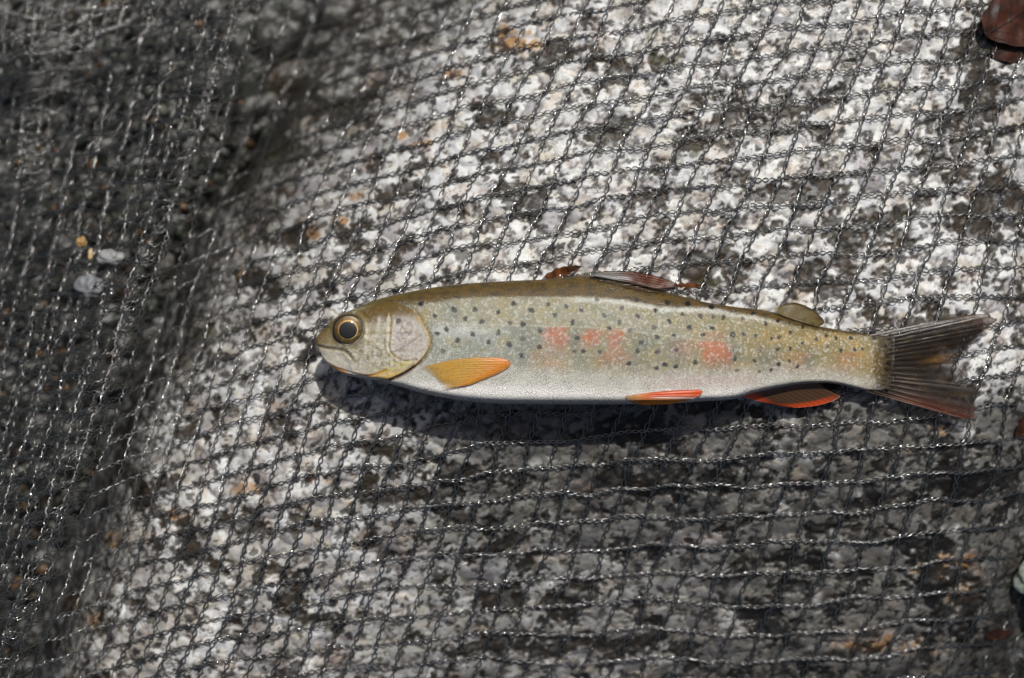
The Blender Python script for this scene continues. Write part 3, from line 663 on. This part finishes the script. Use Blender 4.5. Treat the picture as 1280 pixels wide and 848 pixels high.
def fin(name, root, outer, zfn, colfn, rays, nu=160, nv=60, thick=.28, ridge=.16, clear=None, ragged=0, bulge=0):
    R = smooth_curve(root, nu); O = smooth_curve(outer, nu)
    s = np.linspace(0, 1, nu)[:, None]; tt = np.linspace(0, 1, nv)[None, :]
    if ragged: O = O+(O-R)*(ragged*noise(s[:, 0]*rays*1.0, s[:, 0]*3, 141))[:, None]
    P = R[:, None]+(O-R)[:, None]*tt[..., None]
    if bulge:
        d = (O-R)/np.linalg.norm(O-R, axis=1)[:, None]; nrm = np.c_[-d[:, 1], d[:, 0]]
        P = P+nrm[:, None]*(bulge*np.sin(np.pi*tt)*(s-.5)*2)[..., None]
    px, py = P[..., 0], P[..., 1]
    fan = .5+.5*np.cos(2*np.pi*rays*s+tt*0)
    z = zfn(px, py, s+0*tt, tt+0*s)+ridge/1000*fan*(1-.5*tt)
    tk = thick/1000*np.minimum(1, 6*np.minimum(np.minimum(s, 1-s), 1-tt)+.15)
    Vs, Cs, Cl = [], [], []
    c = colfn(px, py, s+0*tt, tt+0*s, fan+0*tt)
    cl = clear(px, py, s+0*tt, tt+0*s, fan+0*tt) if clear else np.zeros(px.shape)
    for sg in (1, -1):
        zz = z+sg*tk*.5; x, y = world(px, py, zz)
        Vs.append(np.stack([x, y, zz], -1).reshape(-1, 3))
    f = grid_faces(nu, nv); n = nu*nv
    bd = np.r_[np.arange(nv), (np.arange(1, nu))*nv+nv-1, (nu-1)*nv+np.arange(nv-2, -1, -1), np.arange(nu-2, 0, -1)*nv]
    b2 = np.roll(bd, -1); wall = np.c_[bd, b2, b2+n, bd+n]
    uv = np.c_[(s+0*tt).ravel(), (tt+0*s).ravel()]
    return mesh_np(name, np.vstack(Vs), np.vstack([f[:, ::-1], f+n, wall]), FM, trout,
                   attrs={'pigment': np.vstack([c.reshape(-1, 3)]*2), 'clear': np.r_[cl.ravel(), cl.ravel()]}, uv=np.vstack([uv, uv]))
def base(c, px): return np.broadcast_to(srgb(*c), px.shape+(3,)).copy()
# pectoral
def pec_c(px, py, s, t_, f):
    C = base((212, 166, 58), px)
    C = mix3(C, srgb(206, 176, 108), (1-sst(.0, .35, t_))*.9)
    C = mix3(C, srgb(232, 146, 22), sst(.5, 1, t_)*(.4+.6*(1-sst(.2, .9, s))))
    C = mix3(C, srgb(226, 204, 150), sst(.75, 1, s)*(1-sst(.2, .75, t_))*.7)
    C = mix3(C, srgb(120, 74, 20), .45*sst(.3, .6, fbm(px/2.2, py/2.2, 142, 2)))
    return C
fin('pectoral_fin', [(523,460.5),(528,463),(535,467),(541,472),(546,477.5)],
    [(628,447.5),(636,451),(638,455.5),(633,460.5),(621,467),(604,474),(585,481.5),(566,484)], lambda px, py, s, t_: body_z(px, py)+.0002+.0007*np.sin(np.pi*np.minimum(t_, 1)*.6), pec_c, 20, bulge=5, ridge=.03, clear=lambda px, py, s, t_, f: np.clip(.12+.3*sst(.9, 1, t_)+.8*(1-sst(.0, .22, t_))+.85*sst(.55, .95, s)*(1-sst(.35, .95, t_)), 0, 1))
# pelvic
def pel_c(px, py, s, t_, f):
    C = base((232, 150, 40), px)
    C = mix3(C, srgb(226, 96, 40), sst(.55, .2, s)*sst(.1, .4, t_))
    C = mix3(C, srgb(244, 228, 214), .95*np.exp(-((s-.32)/.06)**2)*sst(.3, .5, t_))
    C = mix3(C, srgb(206, 170, 120), 1-sst(0, .3, t_)); return C*(.93+.1*f)[..., None]
fin('pelvic_fin', [(782.5,495.5),(783,498),(784.5,500.5),(788,502.5)], [(872,487.3),(877,488.5),(877.5,491.5),(866,498.5),(841,504.7),(820,506)],
    lambda px, py, s, t_: body_z(px, np.minimum(py, fbot(px)-2.5))+.0003+.0008*t_-.0012*sst(500, 507, py), pel_c, 9, bulge=2)
# anal
def ana_c(px, py, s, t_, f):
    C = base((92, 66, 46), px)
    C = mix3(C, srgb(150, 112, 104), (1-sst(0, .22, t_))*.6)
    C = mix3(C, srgb(226, 84, 34), (1-sst(.04, .20, s+.08*(t_-.5))))
    C = mix3(C, srgb(226, 88, 36), sst(.74, .90, t_)*(1-sst(.65, .95, s)))
    C = mix3(C, srgb(206, 130, 120), (1-sst(0, .06, s))*.6)
    C = mix3(C, srgb(150, 128, 120), .5*sst(.9, 1, t_)*sst(.6, .9, s)); return C*(.88+.16*f)[..., None]
fin('anal_fin', [(928,497),(940,492),(955,488),(972,484.2),(990,481),(1008,478.5),(1022,478)],
    [(965,505.5),(984,508.5),(998,509.6),(1021,507),(1040,501.8),(1050,496.5),(1047,493.5),(1038,490.5)],
    lambda px, py, s, t_: fzc(px)/1000+.0006-.0022*t_, ana_c, 14, bulge=0, ridge=.06)
# adipose
def adi_c(px, py, s, t_, f):
    C = base((112, 96, 52), px); C = mix3(C, srgb(72, 60, 32), sst(.1, .5, noise(px/9, py/6, 143))*.7)
    C = mix3(C, srgb(60, 44, 28), sst(.86, 1, t_)); C = mix3(C, srgb(190, 184, 160), (1-sst(.02, .1, s))*.8); return C
fin('adipose_fin', [(967,389.5),(977,394),(990,399),(1004,403.5),(1015,406.5),(1022,408.5)], [(969,384.8),(981,380.4),(996,379),(1013,385.4),(1024,394),(1030.5,402.5),(1027,407)],
    lambda px, py, s, t_: fzc(px)/1000+.0016-.0012*t_, adi_c, 3, ridge=.05, thick=.6)
# dorsal, folded down
def dor_c(px, py, s, t_, f):
    C = base((142, 92, 66), px); C = mix3(C, srgb(78, 52, 40), sst(.4, .9, 1-f)*.8)
    C = mix3(C, srgb(226, 224, 220), .9*np.exp(-((t_-.9)/.07)**2)*(1-sst(.35, .55, s)))
    C = mix3(C, srgb(150, 140, 130), (1-sst(.1, .35, s))*.8); C = mix3(C, srgb(50, 42, 34), sst(.95, 1, t_)*.8)
    return C
def dor_root(x): return np.interp(x, [738,760,790,820,848], [343.5,346.5,352.5,359.5,357.2])
def dor_top(x): return np.interp(x, [738,750,763,791,819,840,848], [342.2,339.8,338.9,339.4,344.8,351.6,356.4])
def strip_fin(name, x0, x1, lo, hi, zfn, colfn, rays, **kw):
    xx = np.linspace(x0, x1, 14)
    return fin(name, [(x, lo(x)) for x in xx], [(x, hi(x)) for x in xx], zfn, colfn, rays, **kw)
def dor_cols(px, py, s, t_, f):
    st = .5+.5*np.cos(2*np.pi*5*(t_+.05*np.sin(s*9)))
    C = base((168, 104, 74), px); C = mix3(C, srgb(92, 54, 38), sst(.5, .9, st)*.85)
    C = mix3(C, srgb(190, 186, 180), (1-sst(.25, .5, s)))
    C = mix3(C, srgb(244, 244, 244), .95*np.exp(-((t_-.25-.1*np.sin(s*20))/.16)**2)*(1-sst(.40, .52, s)))
    C = mix3(C, srgb(44, 34, 28), sst(.90, 1, t_)*.85); C = mix3(C, srgb(206, 200, 190), np.exp(-((t_-.12)/.06)**2)*.8*sst(.4, .6, s)); return C
strip_fin('dorsal_fin', 738, 848, lambda x: dor_root(x)+1.5, dor_top, lambda px, py, s, t_: fzc(px)/1000+.0030-.0010*t_+.0003*np.cos(2*np.pi*5*t_), dor_cols, 1, nu=150, nv=60, ridge=0, clear=lambda px, py, s, t_, f: .2+.2*s)
# its near fold, lying along the back
def dor2_c(px, py, s, t_, f):
    st = noise(px/16, py/1.4, 145)
    C = base((104, 88, 66), px); C = mix3(C, srgb(54, 44, 34), sst(.05, .45, st)*.9); C = mix3(C, srgb(206, 202, 196), sst(.35, .6, noise(px/9+4, py/1.6, 146))*.85)
    return C
strip_fin('dorsal_fin', 742, 844, lambda x: dor_root(x)+9.0-4*abs((x-792)/52)**2, lambda x: dor_root(x)+.5, lambda px, py, s, t_: np.maximum(body_z(px, np.maximum(py, ftop(px)+1.5)), fzc(px)/1000+.001)+.00035+.0002*np.sin(py*1.9+px*.1), dor2_c, 1, nu=120, nv=40, ridge=0, clear=lambda px, py, s, t_, f: .15+.5*sst(.3, 0, t_))
# caudal
def cau_c(px, py, s, t_, f):
    C = base((50, 37, 22), px)
    C = mix3(C, srgb(96, 72, 38), sst(.1, .6, noise(px/22, py/7, 147))*.5)
    C = mix3(C, srgb(34, 24, 18), sst(.0, .5, noise(px/18+5, py/7, 148))*.75)
    C = mix3(C, srgb(132, 58, 28), sst(.78, .99, s)*sst(.1, .5, t_)*.85)
    C = mix3(C, srgb(116, 74, 38), sst(.6, .95, t_)*(1-sst(.12, .3, s))*.5)
    C = mix3(C, srgb(196, 190, 178), .9*(1-sst(.015, .06, s))*(1-sst(.5, .8, t_)))
    C = mix3(C, srgb(180, 150, 130), .45*sst(.955, .99, s)*sst(.1, .3, t_)*(1-sst(.6, .8, t_)))
    C = mix3(C, srgb(160, 146, 130), .55*sst(.75, .95, f)*sst(.55, .7, s)*(1-sst(.3, .6, t_)))
    C = mix3(C, srgb(176, 126, 52), .7*np.exp(-((s-.5)/.03)**2-((t_-.75)/.15)**2))
    return C*(.80+.22*f*(.4+1.2*noise(px/17, py/9, 149)))[..., None]
def cau_clear(px, py, s, t_, f):
    return np.clip(.95*(1-sst(.02, .26, t_+.10*noise(px/7, py/3, 150)))*sst(.03, .10, s)*sst(.97, .90, s)+.24+.34*sst(.3, 1, t_)*(1-.6*f)+.18*sst(.55, 1, t_)*np.exp(-((s-.55)/.16)**2), 0, .98)
fin('caudal_fin', [(1086,419),(1092,421.5),(1095,428),(1097,437),(1098,448),(1097,462),(1095,474),(1091,484),(1083,489.5)],
    [(1205,394.2),(1226,392.8),(1240,395),(1245.5,399),(1242,405.5),(1227,415.5),(1210,434),(1201,446),(1198,455),(1202,466),(1208,479),(1220,488),(1223,501),(1218,517),(1210,523.5),(1192,520.5)],
    lambda px, py, s, t_: np.maximum((fzc(np.minimum(px, 1114))+.5-.9*t_+.55*np.sin(s*7)*t_)/1000, np.where(px < 1117, lerp(body_z(np.minimum(px, 1117), np.clip(py, ftop(px)+.5, fbot(px)-.5)), fzc(px)/1000, sst(1090, 1117, px)*.85)+.00018, 0)), cau_c, 19, nu=300, nv=90, clear=cau_clear, ragged=.05, ridge=.05)

# ================================================================== LEAVES, PEBBLES AND BITS
def leaf_mat(name, c1, c2):
    m, t, b = new_mat(name); tc = N(t, 'ShaderNodeTexCoord'); n1 = N(t, 'ShaderNodeTexNoise', _Scale=300.0, _Detail=6.0)
    t.links.new(tc.outputs['Object'], n1.inputs['Vector']); at = attr(t, 'vein')
    c = mixc(t, at.outputs['Fac'], ramp(t, n1.outputs[0], [(.35, c1), (.65, c2)]), tuple(np.array(c1)*.6))
    t.links.new(c, b.inputs['Base Color']); b.inputs['Roughness'].default_value = .55
    bp = N(t, 'ShaderNodeBump', _Strength=.7, _Distance=.0005); t.links.new(n1.outputs[0], bp.inputs['Height']); t.links.new(bp.outputs[0], b.inputs['Normal'])
    return m
LM = leaf_mat('dead_leaf', tuple(srgb(34, 16, 8)), tuple(srgb(72, 34, 14)))
LM2 = leaf_mat('dead_leaf_dark', tuple(srgb(60, 34, 18)), tuple(srgb(124, 74, 34)))
def leaf(name, p0, p1, width, zfn, mat, nu=60, nv=24, wav=.0006, lobes=0, bend=0, thick=.0003, seed=0):
    """blade along p0->p1 with veins, curl and thickness"""
    p0, p1 = np.array(p0, float), np.array(p1, float); d = p1-p0; L = np.linalg.norm(d); d /= L; nn = np.array([-d[1], d[0]])
    u = np.linspace(0, 1, nu)[:, None]; v = np.linspace(-1, 1, nv)[None, :]
    wd = width*np.sin(np.pi*np.clip(u, .002, .998)**.85)**.75*(1+lobes*np.sin(u*26+seed)+.22*noise(u*7+seed, np.sign(v)*3.3+u*0, 151)+.12*noise(u*19+seed, np.sign(v)*5.3+u*0, 153))
    px = p0[0]+d[0]*L*u+nn[0]*(wd*v+bend*np.sin(np.pi*u)); py = p0[1]+d[1]*L*u+nn[1]*(wd*v+bend*np.sin(np.pi*u))
    ve = np.exp(-(v/.04)**2)+.8*np.exp(-((((u*9-np.abs(v)*1.6) % 1)-.5)/.07)**2)+0*u
    z = zfn(px, py)+wav*noise(px/22+seed, py/22, 152)+.0004*ve*.4
    Vs = []
    for sg in (1, -1):
        zz = z+sg*thick/2; x, y = world(px, py, zz); Vs.append(np.stack([x, y, zz], -1).reshape(-1, 3))
    f = grid_faces(nu, nv); n = nu*nv
    bd = np.r_[np.arange(nv), (np.arange(1, nu))*nv+nv-1, (nu-1)*nv+np.arange(nv-2, -1, -1), np.arange(nu-2, 0, -1)*nv]; b2 = np.roll(bd, -1)
    return mesh_np(name, np.vstack(Vs), np.vstack([f, f[:, ::-1]+n, np.c_[b2, bd, bd+n, b2+n]]), mat, attrs={'vein': np.clip(np.r_[ve.ravel(), ve.ravel()], 0, 1)*.8})
tag(leaf('dead_leaf', (1232,44), (1400,-70), 58, lambda px, py: net_z(px, py)+.0035, LM, lobes=.07, bend=4, wav=.0012, nu=160, nv=60), 'large reddish brown dead leaf lying on top of the net', 'leaf')
tag(leaf('dead_leaf', (1240,70), (1330,20), 26, lambda px, py: rock_z(px, py)+.0012, LM, lobes=.06, seed=3), 'dull brown leaf tip trapped under the net below the large leaf', 'leaf')
tag(leaf('leaf_shred', (680,347), (728,333), 6, lambda px, py: net_z(px, py)+.0012, LM2, nu=60, nv=14, wav=.0045, lobes=.2, seed=5), 'curled brown leaf shred sticking out behind the trout\'s back', 'leaf')
tag(leaf('leaf_shred', (842,357), (880,357), 3.2, lambda px, py: net_z(px, py)+.0009, LM2, nu=60, nv=8, wav=.004, lobes=.35, seed=8), 'thin rusty leaf sliver at the tip of the dorsal fin', 'leaf')
tag(leaf('leaf_shred', (1232,796), (1264,790), 6.5, lambda px, py: net_z(px, py)+.0005, LM, nu=30, nv=10, seed=9), 'small red-brown leaf chip on the dark wet rock', 'leaf')
tag(leaf('leaf_shred', (1270,546), (1300,508), 8, lambda px, py: net_z(px, py)+.0009, LM, nu=30, nv=10, seed=12), 'reddish brown leaf scrap level with the tail fin', 'leaf')
def stone(name, px, py, rx, ry, c, label, cat='pebble', zup=.003, seed=0, rough=.5, flat=.6, left=None):
    m, t, b = new_mat(name+'_surface'); tc = N(t, 'ShaderNodeTexCoord'); n1 = N(t, 'ShaderNodeTexNoise', _Scale=500.0, _Detail=6.0); t.links.new(tc.outputs['Object'], n1.inputs['Vector'])
    c = srgb(*c); t.links.new(ramp(t, n1.outputs[0], [(.3, tuple(c*.7)), (.7, tuple(np.minimum(1, c*1.2)))]), b.inputs['Base Color']); b.inputs['Roughness'].default_value = rough
    bp = N(t, 'ShaderNodeBump', _Strength=.4, _Distance=.0005); t.links.new(n1.outputs[0], bp.inputs['Height']); t.links.new(bp.outputs[0], b.inputs['Normal'])
    z = float(net_z(np.array([(left+8 if left else px)*1.0]), np.array([py*1.0]))[0])+zup; x, y = world(px, py, z)
    v = stone_verts(1, seed, 22, 30, flat); k = S*(D-z)/D
    v = v*np.array([rx*k, ry*k/.8, min(rx, ry)*k])
    if left is not None: v[:, 0] += (left-640)*k-x-v[:, 0].min()
    return tag(mesh_np(name, v+np.array([x, y, z]), grid_faces(22, 30, True), m), label, cat)
stone('pebble', 112, 358, 16, 14, (118, 120, 124), 'larger blue-grey pebble caught in the hanging net', seed=3)
stone('pebble', 138, 322, 15, 9, (130, 132, 132), 'flatter pale grey pebble just above the larger blue-grey one', seed=6)
stone('pebble', 102, 303, 6, 6, (166, 134, 82), 'tiny tan pebble beside the pale grey one', seed=9)
stone('pebble', 113, 318, 3, 7, (196, 172, 128), 'sliver of cream stone between the tan and pale grey pebbles', seed=12)
stone('rounded_stone', 1322, 724, 56, 44, (140, 150, 138), 'smooth grey-green stone beside the lower edge of the net', 'stone', zup=.004, seed=15, rough=.3, flat=.45, left=1267)
# wire ring at the frame edge
mr, t, b = new_mat('wire'); b.inputs['Base Color'].default_value = (.25, .24, .23, 1); b.inputs['Metallic'].default_value = .8; b.inputs['Roughness'].default_value = .3
a = np.arange(60)*2*np.pi/60; q = np.arange(8)*2*np.pi/8
px = 1286+18*np.cos(a); py = 812+22*np.sin(a); z = net_z(px, py)+.0008
x, y = world(px, py, z); rr = .00022
ring = np.stack([x[:, None]+rr*np.cos(q)*np.cos(a)[:, None], y[:, None]-rr*np.cos(q)*np.sin(a)[:, None], z[:, None]+rr*np.sin(q)], -1).reshape(-1, 3)
i = np.arange(60)[:, None]; j = np.arange(8)[None, :]
F = np.stack([i*8+j, ((i+1) % 60)*8+j, ((i+1) % 60)*8+(j+1) % 8, i*8+(j+1) % 8], -1).reshape(-1, 4)
tag(mesh_np('wire_ring', ring, F, mr), 'thin metal wire ring lying below the grey-green stone', 'ring')
